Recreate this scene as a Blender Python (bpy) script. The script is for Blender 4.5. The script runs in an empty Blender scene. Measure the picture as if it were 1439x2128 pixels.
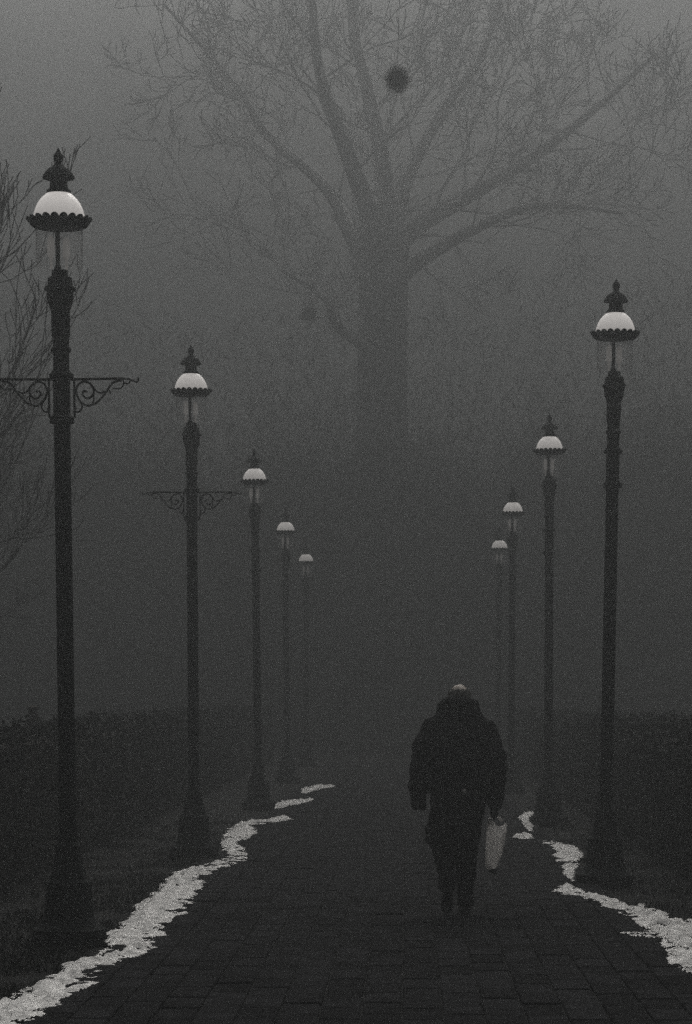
import bpy, bmesh, math, random
import numpy as np
from mathutils import Vector, Matrix, noise as mnoise

random.seed(7)
rng = np.random.default_rng(11)
scene = bpy.context.scene
COL = scene.collection
R = math.radians

# ------------------------------------------------------------------ camera
cam_d = bpy.data.cameras.new('camera')
cam = bpy.data.objects.new('camera', cam_d)
COL.objects.link(cam)
cam.location = (0, 0, 1.62)
cam.rotation_euler = (R(90 - 6.0), 0, R(1.458))
cam_d.sensor_fit = 'HORIZONTAL'
cam_d.sensor_width = 36
cam_d.lens = 36 * 4865 / 1439
cam_d.shift_x = 0
cam_d.shift_y = (1956.3 - 1064) / 1439
cam_d.clip_start = 0.1
cam_d.clip_end = 2000
scene.camera = cam

# ------------------------------------------------------------------ sky and sun (overcast, late day)
SUN_EL, SUN_AZ = 44, 6
SKY_STRENGTH = 0.15
world = bpy.data.worlds.new('World')
scene.world = world
world.use_nodes = True
nt = world.node_tree
nt.nodes.clear()
wo = nt.nodes.new('ShaderNodeOutputWorld')
bg = nt.nodes.new('ShaderNodeBackground')
sky = nt.nodes.new('ShaderNodeTexSky')
sky.sky_type = 'NISHITA'
sky.sun_disc = False
sky.sun_elevation = R(SUN_EL)
sky.sun_rotation = R(SUN_AZ)
sky.dust_density = 6
hs = nt.nodes.new('ShaderNodeHueSaturation')
hs.inputs['Saturation'].default_value = 0.05
tc = nt.nodes.new('ShaderNodeTexCoord')
sx = nt.nodes.new('ShaderNodeSeparateXYZ')
mr = nt.nodes.new('ShaderNodeMapRange')          # overcast sky: darker at the horizon, brighter overhead
mr.inputs['From Min'].default_value = 0.0
mr.inputs['From Max'].default_value = 1.0
mr.inputs['To Min'].default_value = 0.05
mr.inputs['To Max'].default_value = 1.55
mul = nt.nodes.new('ShaderNodeMix')
mul.data_type = 'RGBA'
mul.blend_type = 'MULTIPLY'
mul.inputs['Factor'].default_value = 1
tint = nt.nodes.new('ShaderNodeMix')
tint.data_type = 'RGBA'
tint.blend_type = 'MULTIPLY'
tint.inputs['Factor'].default_value = 1
tint.inputs[7].default_value = (1.0, 0.99, 0.965, 1)
nt.links.new(tc.outputs['Generated'], sx.inputs[0])
nt.links.new(sx.outputs['Z'], mr.inputs['Value'])
nt.links.new(sky.outputs[0], hs.inputs['Color'])
nt.links.new(hs.outputs[0], mul.inputs[6])
nt.links.new(mr.outputs[0], mul.inputs[7])
nt.links.new(mul.outputs[2], tint.inputs[6])
cl = nt.nodes.new('ShaderNodeTexNoise')         # uneven cloud cover all over the sky
cl.inputs['Scale'].default_value = 5.0
cl.inputs['Detail'].default_value = 5
clr = nt.nodes.new('ShaderNodeMapRange')
clr.inputs['From Min'].default_value = 0.3
clr.inputs['From Max'].default_value = 0.7
clr.inputs['To Min'].default_value = 0.6
clr.inputs['To Max'].default_value = 1.4
nt.links.new(tc.outputs['Generated'], cl.inputs['Vector'])
nt.links.new(cl.outputs['Fac'], clr.inputs['Value'])
clm = nt.nodes.new('ShaderNodeVectorMath')
clm.operation = 'SCALE'
nt.links.new(tint.outputs[2], clm.inputs[0])
nt.links.new(clr.outputs[0], clm.inputs['Scale'])
nt.links.new(clm.outputs[0], bg.inputs['Color'])
bg.inputs['Strength'].default_value = SKY_STRENGTH
nt.links.new(bg.outputs[0], wo.inputs[0])

sun_d = bpy.data.lights.new('sun', 'SUN')
sun = bpy.data.objects.new('sun', sun_d)
COL.objects.link(sun)
sun_d.energy = 0.5
sun_d.angle = R(25)
sun_d.color = (1, 0.96, 0.9)
sun.rotation_euler = (R(90 - SUN_EL), 0, R(180 - SUN_AZ))

vs = scene.view_settings
vs.view_transform = 'Standard'
vs.look = 'None'
vs.exposure = 0.46
vs.gamma = 1
vs.use_curve_mapping = False
scene.cycles.volume_bounces = 3
scene.cycles.max_bounces = 8
scene.cycles.transparent_max_bounces = 12
scene.cycles.use_denoising = False

# ------------------------------------------------------------------ helpers
class MB:
    def __init__(s):
        s.v = []
        s.f = []

    def add(s, vs_, fs_):
        o = len(s.v)
        s.v.extend([tuple(q) for q in vs_])
        s.f.extend([tuple(i + o for i in q) for q in fs_])

    def box(s, x0, x1, y0, y1, z0, z1):
        s.add([(x0, y0, z0), (x1, y0, z0), (x1, y1, z0), (x0, y1, z0), (x0, y0, z1), (x1, y0, z1), (x1, y1, z1), (x0, y1, z1)],
              [(3, 2, 1, 0), (4, 5, 6, 7), (0, 1, 5, 4), (1, 2, 6, 5), (2, 3, 7, 6), (3, 0, 4, 7)])

    def lathe(s, prof, n=24, cx=0, cy=0, flute=0, cap=True):
        vs_, fs_ = [], []
        for (z, r) in prof:
            for k in range(n):
                a = 2 * math.pi * k / n
                rr = r * (1 - flute * (k % 2))
                vs_.append((cx + rr * math.cos(a), cy + rr * math.sin(a), z))
        m = len(prof)
        up = prof[-1][0] > prof[0][0]
        for i in range(m - 1):
            for k in range(n):
                a, b = i * n + k, i * n + (k + 1) % n
                q = (a, b, b + n, a + n)
                fs_.append(q if up else q[::-1])
        if cap:
            c0 = tuple(range(n))
            c1 = tuple((m - 1) * n + k for k in range(n))
            fs_.append(c0[::-1] if up else c0)
            fs_.append(c1 if up else c1[::-1])
        s.add(vs_, fs_)

    def tube(s, pts, rad, n=6, cap=True, flat=1.0):
        pts = [Vector(p) for p in pts]
        if not hasattr(rad, '__len__'):
            rad = [rad] * len(pts)
        vs_, fs_ = [], []
        ref = None
        for i, p in enumerate(pts):
            d = (pts[min(i + 1, len(pts) - 1)] - pts[max(i - 1, 0)]).normalized()
            if ref is None:
                ref = Vector((0, 1, 0)) if abs(d.y) < 0.9 else Vector((1, 0, 0))
            u = (ref - d * ref.dot(d)).normalized()
            ref = u
            w = d.cross(u)
            for k in range(n):
                a = 2 * math.pi * k / n
                vs_.append(p + (u * math.cos(a) * flat + w * math.sin(a)) * rad[i])
        m = len(pts)
        for i in range(m - 1):
            for k in range(n):
                a, b = i * n + k, i * n + (k + 1) % n
                fs_.append((a, b, b + n, a + n))
        if cap:
            fs_.append(tuple(range(n))[::-1])
            fs_.append(tuple((m - 1) * n + k for k in range(n)))
        s.add(vs_, fs_)

    def loft(s, rings, n=20):
        """horizontal ellipses: (z, cx, cy, rx, ry)"""
        vs_, fs_ = [], []
        for (z, cx, cy, rx, ry) in rings:
            for k in range(n):
                a = 2 * math.pi * k / n
                vs_.append((cx + rx * math.cos(a), cy + ry * math.sin(a), z))
        m = len(rings)
        for i in range(m - 1):
            for k in range(n):
                a, b = i * n + k, i * n + (k + 1) % n
                fs_.append((a, b, b + n, a + n))
        fs_.append(tuple(range(n))[::-1])
        fs_.append(tuple((m - 1) * n + k for k in range(n)))
        s.add(vs_, fs_)

    def ball(s, c, r, nu=14, nv=9):
        rx, ry, rz = r if hasattr(r, '__len__') else (r, r, r)
        rings = []
        for i in range(nv):
            t = -math.pi / 2 + math.pi * (i + 0.5) / nv
            rings.append((c[2] + rz * math.sin(t), c[0], c[1], rx * math.cos(t), ry * math.cos(t)))
        s.loft(rings, nu)

    def mesh(s, name, mat, smooth=False):
        me = bpy.data.meshes.new(name)
        me.from_pydata(s.v, [], s.f)
        if mat:
            me.materials.append(mat)
        if smooth:
            me.polygons.foreach_set('use_smooth', [True] * len(me.polygons))
        me.update()
        return me

    def build(s, name, mat, parent=None, smooth=False):
        o = bpy.data.objects.new(name, s.mesh(name, mat, smooth))
        COL.objects.link(o)
        o.parent = parent
        return o


def np_mesh(name, verts, faces, mat):
    """verts (n,3), faces (m,k) all with the same corner count"""
    me = bpy.data.meshes.new(name)
    n, (m, k) = len(verts), faces.shape
    me.vertices.add(n)
    me.vertices.foreach_set('co', np.asarray(verts, np.float32).ravel())
    me.loops.add(m * k)
    me.loops.foreach_set('vertex_index', np.asarray(faces, np.int32).ravel())
    me.polygons.add(m)
    me.polygons.foreach_set('loop_start', np.arange(0, m * k, k, dtype=np.int32))
    me.polygons.foreach_set('loop_total', np.full(m, k, np.int32))
    me.update(calc_edges=True)
    me.validate()
    if mat:
        me.materials.append(mat)
    return me


def tag(o, label=None, cat=None, group=None, kind=None):
    if label:
        o['label'] = label
    if cat:
        o['category'] = cat
    if group:
        o['group'] = group
    if kind:
        o['kind'] = kind
    return o


def empty(name, loc, label, cat, group=None, rot=(0, 0, 0)):
    o = bpy.data.objects.new(name, None)
    COL.objects.link(o)
    o.location = loc
    o.rotation_euler = rot
    o.empty_display_size = 0.2
    return tag(o, label, cat, group)


def copy_tree(o, parent=None):
    c = o.copy()
    COL.objects.link(c)
    c.parent = parent
    for ch in list(o.children):
        copy_tree(ch, c)
    return c


# ------------------------------------------------------------------ materials
def mat(name, col, rough=0.7, spec=0.3, var=0.25, scale=8.0, bump=0.0, bscale=40.0, per_obj=0.0, metallic=0.0, detail=6):
    m = bpy.data.materials.new(name)
    m.use_nodes = True
    n = m.node_tree
    b = n.nodes['Principled BSDF']
    b.inputs['Roughness'].default_value = rough
    b.inputs['Specular IOR Level'].default_value = spec
    b.inputs['Metallic'].default_value = metallic
    geo = n.nodes.new('ShaderNodeNewGeometry')
    no = n.nodes.new('ShaderNodeTexNoise')
    no.inputs['Scale'].default_value = scale
    no.inputs['Detail'].default_value = detail
    n.links.new(geo.outputs['Position'], no.inputs['Vector'])
    ramp = n.nodes.new('ShaderNodeMapRange')
    ramp.inputs['From Min'].default_value = 0.3
    ramp.inputs['From Max'].default_value = 0.7
    ramp.inputs['To Min'].default_value = 1 - var
    ramp.inputs['To Max'].default_value = 1 + var
    n.links.new(no.outputs['Fac'], ramp.inputs['Value'])
    val = ramp.outputs[0]
    if per_obj:
        oi = n.nodes.new('ShaderNodeObjectInfo')
        r2 = n.nodes.new('ShaderNodeMapRange')
        r2.inputs['To Min'].default_value = 1 - per_obj
        r2.inputs['To Max'].default_value = 1 + per_obj
        n.links.new(oi.outputs['Random'], r2.inputs['Value'])
        mm = n.nodes.new('ShaderNodeMath')
        mm.operation = 'MULTIPLY'
        n.links.new(val, mm.inputs[0])
        n.links.new(r2.outputs[0], mm.inputs[1])
        val = mm.outputs[0]
    mx = n.nodes.new('ShaderNodeVectorMath')
    mx.operation = 'SCALE'
    mx.inputs[0].default_value = col
    n.links.new(val, mx.inputs['Scale'])
    n.links.new(mx.outputs[0], b.inputs['Base Color'])
    if bump:
        nb = n.nodes.new('ShaderNodeTexNoise')
        nb.inputs['Scale'].default_value = bscale
        nb.inputs['Detail'].default_value = 5
        n.links.new(geo.outputs['Position'], nb.inputs['Vector'])
        bp = n.nodes.new('ShaderNodeBump')
        bp.inputs['Strength'].default_value = bump
        bp.inputs['Distance'].default_value = 0.02
        n.links.new(nb.outputs['Fac'], bp.inputs['Height'])
        n.links.new(bp.outputs[0], b.inputs['Normal'])
    return m


M_IRON = mat('cast_iron', (0.012, 0.014, 0.014), 0.8, 0.08, 0.35, 14, 0.25, 60)
M_SOIL = mat('dark_soil', (0.012, 0.0122, 0.012), 0.95, 0.1, 0.5, 3, 0.6, 25)
M_BED = mat('joint_sand', (0.010, 0.010, 0.010), 0.95, 0.1, 0.3, 10)
M_PAVER = mat('paver_stone', (0.013, 0.013, 0.014), 0.95, 0.03, 0.45, 7, 0.35, 90, per_obj=0.4)
M_SNOW = mat('old_snow', (0.80, 0.785, 0.765), 0.8, 0.15, 0.36, 14, 0.6, 30, detail=8)
M_GRASS = mat('winter_grass', (0.017, 0.0185, 0.0155), 0.9, 0.1, 0.5, 2)
M_HEDGE = mat('hedge_leaf', (0.010, 0.012, 0.010), 0.8, 0.2, 0.6, 5)
M_BARK = mat('bark', (0.030, 0.027, 0.024), 0.95, 0.1, 0.3, 6, 0.6, 20)
M_TWIG = mat('twig', (0.028, 0.026, 0.024), 0.95, 0.1, 0.3, 3)
M_HAZYTWIG = mat('hazy_twig', (0.82, 0.82, 0.82), 0.95, 0.1, 0.2, 1.5)  # pale veil of fog put into the big tree's twig colour
M_HAZYBARK = mat('hazy_bark', (0.42, 0.42, 0.42), 0.95, 0.1, 0.3, 1.5, 0.3, 8)  # bark colour lightened to sink the big trunk into the fog
M_WOOD = mat('far_wood', (0.055, 0.056, 0.053), 0.95, 0.1, 0.5, 0.4)
M_POST = mat('weathered_post', (0.06, 0.055, 0.05), 0.9, 0.1, 0.3, 12, 0.4, 40)
M_POSTPALE = mat('pale_button', (0.30, 0.29, 0.28), 0.6, 0.3, 0.1, 20)
M_COAT = mat('coat_cloth', (0.010, 0.010, 0.011), 0.95, 0.08, 0.4, 10, 0.3, 120)
M_COLLAR = mat('collar_fleece', (0.007, 0.007, 0.008), 1.0, 0.04, 0.5, 40, 0.8, 150)
M_TROUSER = mat('trouser_cloth', (0.012, 0.012, 0.013), 0.95, 0.08, 0.4, 12, 0.3, 120)
M_SHOE = mat('shoe_leather', (0.006, 0.006, 0.006), 0.6, 0.25, 0.3, 12)
M_SKIN = mat('skin', (0.46, 0.40, 0.35), 0.55, 0.4, 0.1, 20)
M_HAIR = mat('grey_hair', (0.13, 0.127, 0.12), 0.9, 0.1, 0.5, 60, 0.6, 200)
M_GLOVE = mat('glove', (0.012, 0.011, 0.011), 0.9, 0.1, 0.2, 20)
M_DARKBAG = mat('dark_parcel', (0.008, 0.008, 0.009), 0.7, 0.2, 0.3, 20)
M_BALL = mat('dark_clump', (0.014, 0.015, 0.011), 0.95, 0.05, 0.4, 3)

# opal glass of a lit lamp: white, faintly glowing from inside
M_OPAL = bpy.data.materials.new('opal_glass')
M_OPAL.use_nodes = True
b = M_OPAL.node_tree.nodes['Principled BSDF']
b.inputs['Base Color'].default_value = (0.80, 0.77, 0.74, 1)
b.inputs['Roughness'].default_value = 0.35
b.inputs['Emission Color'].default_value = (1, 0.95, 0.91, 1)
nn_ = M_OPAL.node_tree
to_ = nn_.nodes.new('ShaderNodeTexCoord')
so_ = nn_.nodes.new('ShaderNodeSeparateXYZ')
ro_ = nn_.nodes.new('ShaderNodeMapRange')        # skylight on the dome's top put into the glow, fading downwards
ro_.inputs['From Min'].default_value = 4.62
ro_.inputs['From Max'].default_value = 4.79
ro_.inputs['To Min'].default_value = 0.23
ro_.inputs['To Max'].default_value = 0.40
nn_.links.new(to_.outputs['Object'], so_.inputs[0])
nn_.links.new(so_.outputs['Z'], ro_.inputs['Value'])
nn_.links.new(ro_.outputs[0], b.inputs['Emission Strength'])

def thin_clear(name, tint_, gloss, rough):
    m = bpy.data.materials.new(name)
    m.use_nodes = True
    n = m.node_tree
    n.nodes.clear()
    out = n.nodes.new('ShaderNodeOutputMaterial')
    tr = n.nodes.new('ShaderNodeBsdfTransparent')
    tr.inputs[0].default_value = tint_
    gl = n.nodes.new('ShaderNodeBsdfGlossy')
    gl.inputs['Roughness'].default_value = rough
    lw = n.nodes.new('ShaderNodeLayerWeight')
    lw.inputs['Blend'].default_value = gloss
    mx = n.nodes.new('ShaderNodeMixShader')
    sc_ = n.nodes.new('ShaderNodeMath')
    sc_.operation = 'MULTIPLY'
    sc_.inputs[1].default_value = 0.6
    n.links.new(lw.outputs['Fresnel'], sc_.inputs[0])
    n.links.new(sc_.outputs[0], mx.inputs[0])
    n.links.new(tr.outputs[0], mx.inputs[1])
    n.links.new(gl.outputs[0], mx.inputs[2])
    hz = n.nodes.new('ShaderNodeBsdfDiffuse')       # film of dirt and dew on the glass
    hz.inputs[0].default_value = (0.6, 0.6, 0.6, 1)
    ht = n.nodes.new('ShaderNodeBsdfTranslucent')
    ht.inputs[0].default_value = (0.6, 0.6, 0.6, 1)
    hm = n.nodes.new('ShaderNodeMixShader')
    n.links.new(hz.outputs[0], hm.inputs[1])
    n.links.new(ht.outputs[0], hm.inputs[2])
    fm = n.nodes.new('ShaderNodeMixShader')
    fm.inputs[0].default_value = 0.16
    n.links.new(mx.outputs[0], fm.inputs[1])
    n.links.new(hm.outputs[0], fm.inputs[2])
    n.links.new(fm.outputs[0], out.inputs[0])
    return m

M_MANTLE = mat('lit_mantle', (0.75, 0.74, 0.72), 0.8, 0.1, 0.1, 30)
M_MANTLE.node_tree.nodes['Principled BSDF'].inputs['Emission Color'].default_value = (1, 0.95, 0.9, 1)
M_MANTLE.node_tree.nodes['Principled BSDF'].inputs['Emission Strength'].default_value = 0.085
M_GLASS = thin_clear('clear_glass', (0.97, 0.97, 0.97, 1), 0.06, 0.10)

M_PLASTIC = bpy.data.materials.new('thin_plastic')
M_PLASTIC.use_nodes = True
n = M_PLASTIC.node_tree
n.nodes.clear()
out = n.nodes.new('ShaderNodeOutputMaterial')
df = n.nodes.new('ShaderNodeBsdfDiffuse')
df.inputs[0].default_value = (0.84, 0.82, 0.80, 1)
tl = n.nodes.new('ShaderNodeBsdfTranslucent')
tl.inputs[0].default_value = (0.84, 0.82, 0.80, 1)
tr = n.nodes.new('ShaderNodeBsdfTransparent')
m1 = n.nodes.new('ShaderNodeMixShader')
m1.inputs[0].default_value = 0.45
m2 = n.nodes.new('ShaderNodeMixShader')
wv = n.nodes.new('ShaderNodeTexNoise')
wv.inputs['Scale'].default_value = 14
tcn = n.nodes.new('ShaderNodeTexCoord')
mp = n.nodes.new('ShaderNodeMapping')
mp.inputs['Scale'].default_value = (1.6, 1.6, 0.16)
mrn = n.nodes.new('ShaderNodeMapRange')
mrn.inputs['From Min'].default_value = 0.35
mrn.inputs['From Max'].default_value = 0.65
mrn.inputs['To Min'].default_value = 0.0
mrn.inputs['To Max'].default_value = 0.6
n.links.new(tcn.outputs['Object'], mp.inputs[0])
n.links.new(mp.outputs[0], wv.inputs['Vector'])
n.links.new(wv.outputs['Fac'], mrn.inputs['Value'])
n.links.new(mrn.outputs[0], m2.inputs[0])
n.links.new(df.outputs[0], m1.inputs[1])
n.links.new(tl.outputs[0], m1.inputs[2])
n.links.new(m1.outputs[0], m2.inputs[1])
n.links.new(tr.outputs[0], m2.inputs[2])
n.links.new(m2.outputs[0], out.inputs[0])

# ------------------------------------------------------------------ ground (one sheet) and path
def fbm(x, y, s=1.0):
    return mnoise.fractal(Vector((x * s, y * s, 3.7)), 1.0, 2.0, 4)

gx = np.concatenate([np.linspace(-150, -12, 10), np.linspace(-9, 9, 61), np.linspace(12, 150, 10)])
gy = np.concatenate([np.linspace(-40, 6, 6), np.linspace(8, 64, 113), np.linspace(70, 200, 12)])
gv = []
for yy in gy:
    for xx in gx:
        off = min(max((abs(xx + 0.1) - 2.0) / 0.5, 0), 1)
        gv.append((xx, yy, -0.02 + off * (0.025 + 0.03 * fbm(xx, yy, 1.3)) if 5 < yy < 66 else -0.02))
nx = len(gx)
gf = [(j * nx + i, j * nx + i + 1, (j + 1) * nx + i + 1, (j + 1) * nx + i) for j in range(len(gy) - 1) for i in range(nx - 1)]
me = np_mesh('ground', np.array(gv), np.array(gf), M_SOIL)
ground = bpy.data.objects.new('ground', me)
COL.objects.link(ground)
tag(ground, kind='structure')

PX0, PX1, PY0, PY1 = -1.90, 1.66, 8.0, 57.0
mb = MB()
mb.box(PX0, PX1, PY0, PY1, -0.03, 0.0)
path = mb.build('path', M_BED)
tag(path, kind='structure')

# pavers: chamfered stones in columns along the path, every second column shifted by half a stone
PW, PL, GAP = 0.2085, 0.417, 0.011
def paver_geo(w, l, h=0.016, c=0.006):
    a, b2 = w / 2, l / 2
    v = [(-a, -b2, -0.012), (a, -b2, -0.012), (a, b2, -0.012), (-a, b2, -0.012),
         (-a, -b2, h - c), (a, -b2, h - c), (a, b2, h - c), (-a, b2, h - c),
         (-a + c, -b2 + c, h), (a - c, -b2 + c, h), (a - c, b2 - c, h), (-a + c, b2 - c, h)]
    f = [(8, 9, 10, 11)]
    for k in range(4):
        f.append((k, (k + 1) % 4, 4 + (k + 1) % 4, 4 + k))
        f.append((4 + k, 4 + (k + 1) % 4, 8 + (k + 1) % 4, 8 + k))
    return v, f
pv, pf = paver_geo(PW - GAP, PL - GAP)
pmb = MB()
pmb.add(pv, pf)
pmesh = pmb.mesh('paver', M_PAVER)
ncol = int((PX1 - PX0) / PW)
spots = []
for c in range(ncol):
    x = PX0 + (PX1 - PX0 - ncol * PW) / 2 + (c + 0.5) * PW
    y = PY0 + (0.5 + 0.5 * (c % 2)) * PL
    while y < PY1 - PL / 2:
        spots.append((x, y))
        y += PL
spots.sort(key=lambda q: abs(q[1] - 11.2) if q[1] > 11.2 else 100 - q[1])
far = MB()
pv_np = [Vector(q) for q in pv]
for i, (x, y) in enumerate(spots):
    rx, ry, rz = random.gauss(0, 0.007), random.gauss(0, 0.010), random.gauss(0, 0.006)
    dz = random.gauss(0, 0.0022)
    if i < 300:
        o = bpy.data.objects.new('paver', pmesh)
        COL.objects.link(o)
        o.parent = path
        o.location = (x + random.gauss(0, 0.0015), y, dz)
        o.rotation_euler = (rx, ry, rz)
    else:
        mt = Matrix.Translation((x, y, dz)) @ Matrix.Rotation(rx, 4, 'X') @ Matrix.Rotation(ry, 4, 'Y')
        far.add([mt @ q for q in pv_np], pf)
fo = far.build('distant_paver', M_PAVER, path)
tag(fo, kind='stuff')

# ------------------------------------------------------------------ snow strips lying along the path edges
def snow(outline, label, hmax=0.042, rx=0.016, ry=0.032, rag=0.058, soft=0.14):
    P = np.array(outline, float)
    x0, y0 = P.min(0) - 0.05
    x1, y1 = P.max(0) + 0.05
    xs = np.arange(x0, x1 + rx, rx)
    ys = np.arange(y0, y1 + ry, ry)
    X, Y = np.meshgrid(xs, ys)
    inside = np.zeros(X.shape, bool)
    dist = np.full(X.shape, 1e9)
    n_ = len(P)
    for i in range(n_):
        a, b_ = P[i], P[(i + 1) % n_]
        cond = (a[1] > Y) != (b_[1] > Y)
        xi = (b_[0] - a[0]) * (Y - a[1]) / (b_[1] - a[1] + 1e-12) + a[0]
        inside ^= cond & (X < xi)
        d = b_ - a
        t = np.clip(((X - a[0]) * d[0] + (Y - a[1]) * d[1]) / (d @ d + 1e-12), 0, 1)
        # along-path distance counts less: the strips are long and thin
        dist = np.minimum(dist, np.hypot(X - a[0] - t * d[0], (Y - a[1] - t * d[1]) * 0.35))
    sd = np.where(inside, dist, -dist)
    nz = np.array([[mnoise.fractal(Vector((x * 9, y * 4.4, 1.3)), 1.0, 2.0, 4) for x in xs] for y in ys])
    lump = np.array([[mnoise.noise(Vector((x * 17, y * 9.0, 9.1))) for x in xs] for y in ys])
    e = sd + rag * nz
    h = np.clip(e / soft, 0, 1) ** 0.7 * (hmax * np.clip(0.42 + 0.75 * nz + 0.75 * np.clip(lump, -0.35, 1), 0.05, 1.6))
    gap = np.array([[mnoise.fractal(Vector((x * 4.5, y * 4.0, 21.0)), 0.9, 2.0, 3) for x in xs] for y in ys])
    ok = (e > 0) & ((gap > -0.42) | (hmax < 0.04) | (rag < 0.045))      # trodden, melted-through streaks
    h = h * np.clip((gap + 0.42) / 0.25, 0.15, 1)
    Z = np.where(ok, 0.012 + np.maximum(h, 0.004), 0.012)
    idx = np.arange(X.size).reshape(X.shape)
    q = np.stack([idx[:-1, :-1], idx[:-1, 1:], idx[1:, 1:], idx[1:, :-1]], -1).reshape(-1, 4)
    keep = (ok[:-1, :-1].astype(int) + ok[:-1, 1:] + ok[1:, 1:] + ok[1:, :-1]).reshape(-1) >= 2
    # melted-through gaps
    hole = ((Z[:-1, :-1] + Z[1:, 1:]) / 2 < 0.0165).reshape(-1) & (rng.random(keep.size) < 0.4)
    q = q[keep & ~hole]
    used, inv = np.unique(q, return_inverse=True)
    V = np.stack([X.ravel(), Y.ravel(), Z.ravel()], -1)[used]
    me = np_mesh('snow_patch', V, inv.reshape(-1, 4), M_SNOW)
    me.polygons.foreach_set('use_smooth', [True] * len(me.polygons))
    o = bpy.data.objects.new('snow_patch', me)
    COL.objects.link(o)
    return tag(o, label, 'snow', 'strips of old snow along the path edges')

left = [(-2.15, 11.2), (-2.24, 11.94), (-2.13, 12.14), (-2.1, 12.36), (-2.1, 12.82), (-2.04, 13.06), (-2.04, 13.63), (-2.01, 14.13), (-1.94, 14.36), (-1.91, 14.85), (-1.98, 15.65), (-2.01, 16.39), (-2.01, 16.86), (-2.05, 17.72), (-2.04, 18.86), (-2.12, 20.52), (-2.07, 21.4), (-1.93, 22.07), (-1.75, 23.4), (-1.9, 24.37), (-2.05, 26.17), (-2.13, 28.27), (-2.12, 29.45), (-1.96, 29.95), (-1.77, 30.48), (-1.65, 31.29), (-1.44, 30.59), (-1.43, 30.38), (-1.71, 29.41), (-1.93, 29.07), (-1.73, 27.62), (-1.79, 26.18), (-1.83, 25.61), (-1.71, 24.37), (-1.51, 23.1), (-1.61, 22.65), (-1.72, 21.67), (-1.78, 20.77), (-1.72, 19.72), (-1.67, 18.09), (-1.67, 17.2), (-1.68, 16.24), (-1.61, 15.25), (-1.59, 14.74), (-1.69, 14.19), (-1.74, 13.74), (-1.75, 12.88), (-1.82, 12.07), (-1.86, 11.82), (-1.86, 11.43), (-1.9, 11.0)]
rA = [(1.22, 19.22), (1.34, 19.89), (1.39, 19.81), (1.4, 19.47), (1.47, 19.39), (1.5, 19.07), (1.59, 18.84), (1.69, 18.31), (1.76, 17.82), (1.83, 18.03), (1.86, 17.48), (1.93, 17.35), (1.92, 16.9), (2.01, 16.66), (2.06, 16.78), (2.17, 16.43), (1.95, 13.3), (1.67, 13.57), (1.59, 13.63), (1.57, 13.83), (1.54, 14.09), (1.63, 14.54), (1.68, 15.22), (1.7, 15.53), (1.68, 16.07), (1.65, 16.53), (1.64, 17.15), (1.57, 17.47), (1.49, 18.24), (1.43, 18.53), (1.38, 18.86), (1.28, 18.98)]
rB = [(1.44, 26.09), (1.63, 25.86), (1.81, 25.11), (1.82, 24.44), (1.8, 23.69), (1.7, 22.86), (1.65, 22.64), (1.48, 22.74), (1.5, 23.68), (1.56, 24.43), (1.55, 25.1)]
rB2 = [(1.47, 22.35), (1.65, 22.31), (1.61, 21.88), (1.53, 21.27), (1.46, 20.33), (1.43, 20.7), (1.42, 21.27), (1.48, 21.67)]
rC = [(1.22, 26.78), (1.35, 27.16), (1.46, 27.01), (1.46, 26.39), (1.27, 26.23)]
rD = [(1.48, 30.79), (1.62, 32.08), (1.8, 31.95), (1.71, 30.8), (1.65, 30.19), (1.51, 27.82), (1.46, 27.82), (1.48, 29.42)]
l2 = [(-1.86, 33.13), (-1.93, 34.59), (-1.84, 35.37), (-1.59, 36.19), (-1.43, 36.36), (-1.41, 35.86), (-1.59, 34.6), (-1.7, 34.0)]
l3 = [(-1.71, 38.48), (-1.79, 40.25), (-1.65, 41.52), (-1.33, 42.19), (-1.22, 41.31), (-1.44, 40.46), (-1.62, 38.67)]
snow(left, 'long wavy strip of bumpy old snow running up the left edge of the path')
snow(rA, 'bumpy strip of snow at the right path edge in front of the nearest right lamp')
snow(rB, 'broad blotch of snow on the right path edge just behind the nearest right lamp base', rag=0.03)
snow(rB2, 'small ragged tongue of snow touching the left side of the nearest right lamp base', rag=0.025, soft=0.06)
snow(rC, 'thin sliver of snow lying on the paving to the right of the carrier bag', rag=0.02, soft=0.05)
snow(rD, 'small patch of snow beside the base of the second lamp on the right', rag=0.02, soft=0.05)
snow(l2, 'short sliver of snow on the left path edge between the third and second lamp', rag=0.02, soft=0.05, ry=0.08)
snow(l3, 'farthest pale sliver of snow on the left edge of the path', rag=0.02, soft=0.05, ry=0.08)
smb = []
for (xa, xb, y) in ((1.47, 1.67, 16.16), (1.48, 1.70, 16.0), (1.52, 1.72, 15.86), (1.45, 1.59, 15.87), (1.58, 1.70, 15.61), (1.50, 1.66, 15.72)):
    smb.append([(xa, y), ((xa + xb) / 2, y + 0.05), (xb, y + 0.03), (xb, y - 0.03), ((xa + xb) / 2, y - 0.05)])
for k, s_ in enumerate(smb):
    o = snow(s_, 'thin streak of melting snow on the paving left of the right snow strip', hmax=0.006, rx=0.015, ry=0.02, rag=0.015, soft=0.03)
    o['group'] = 'melting snow streaks on the paving'

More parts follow.
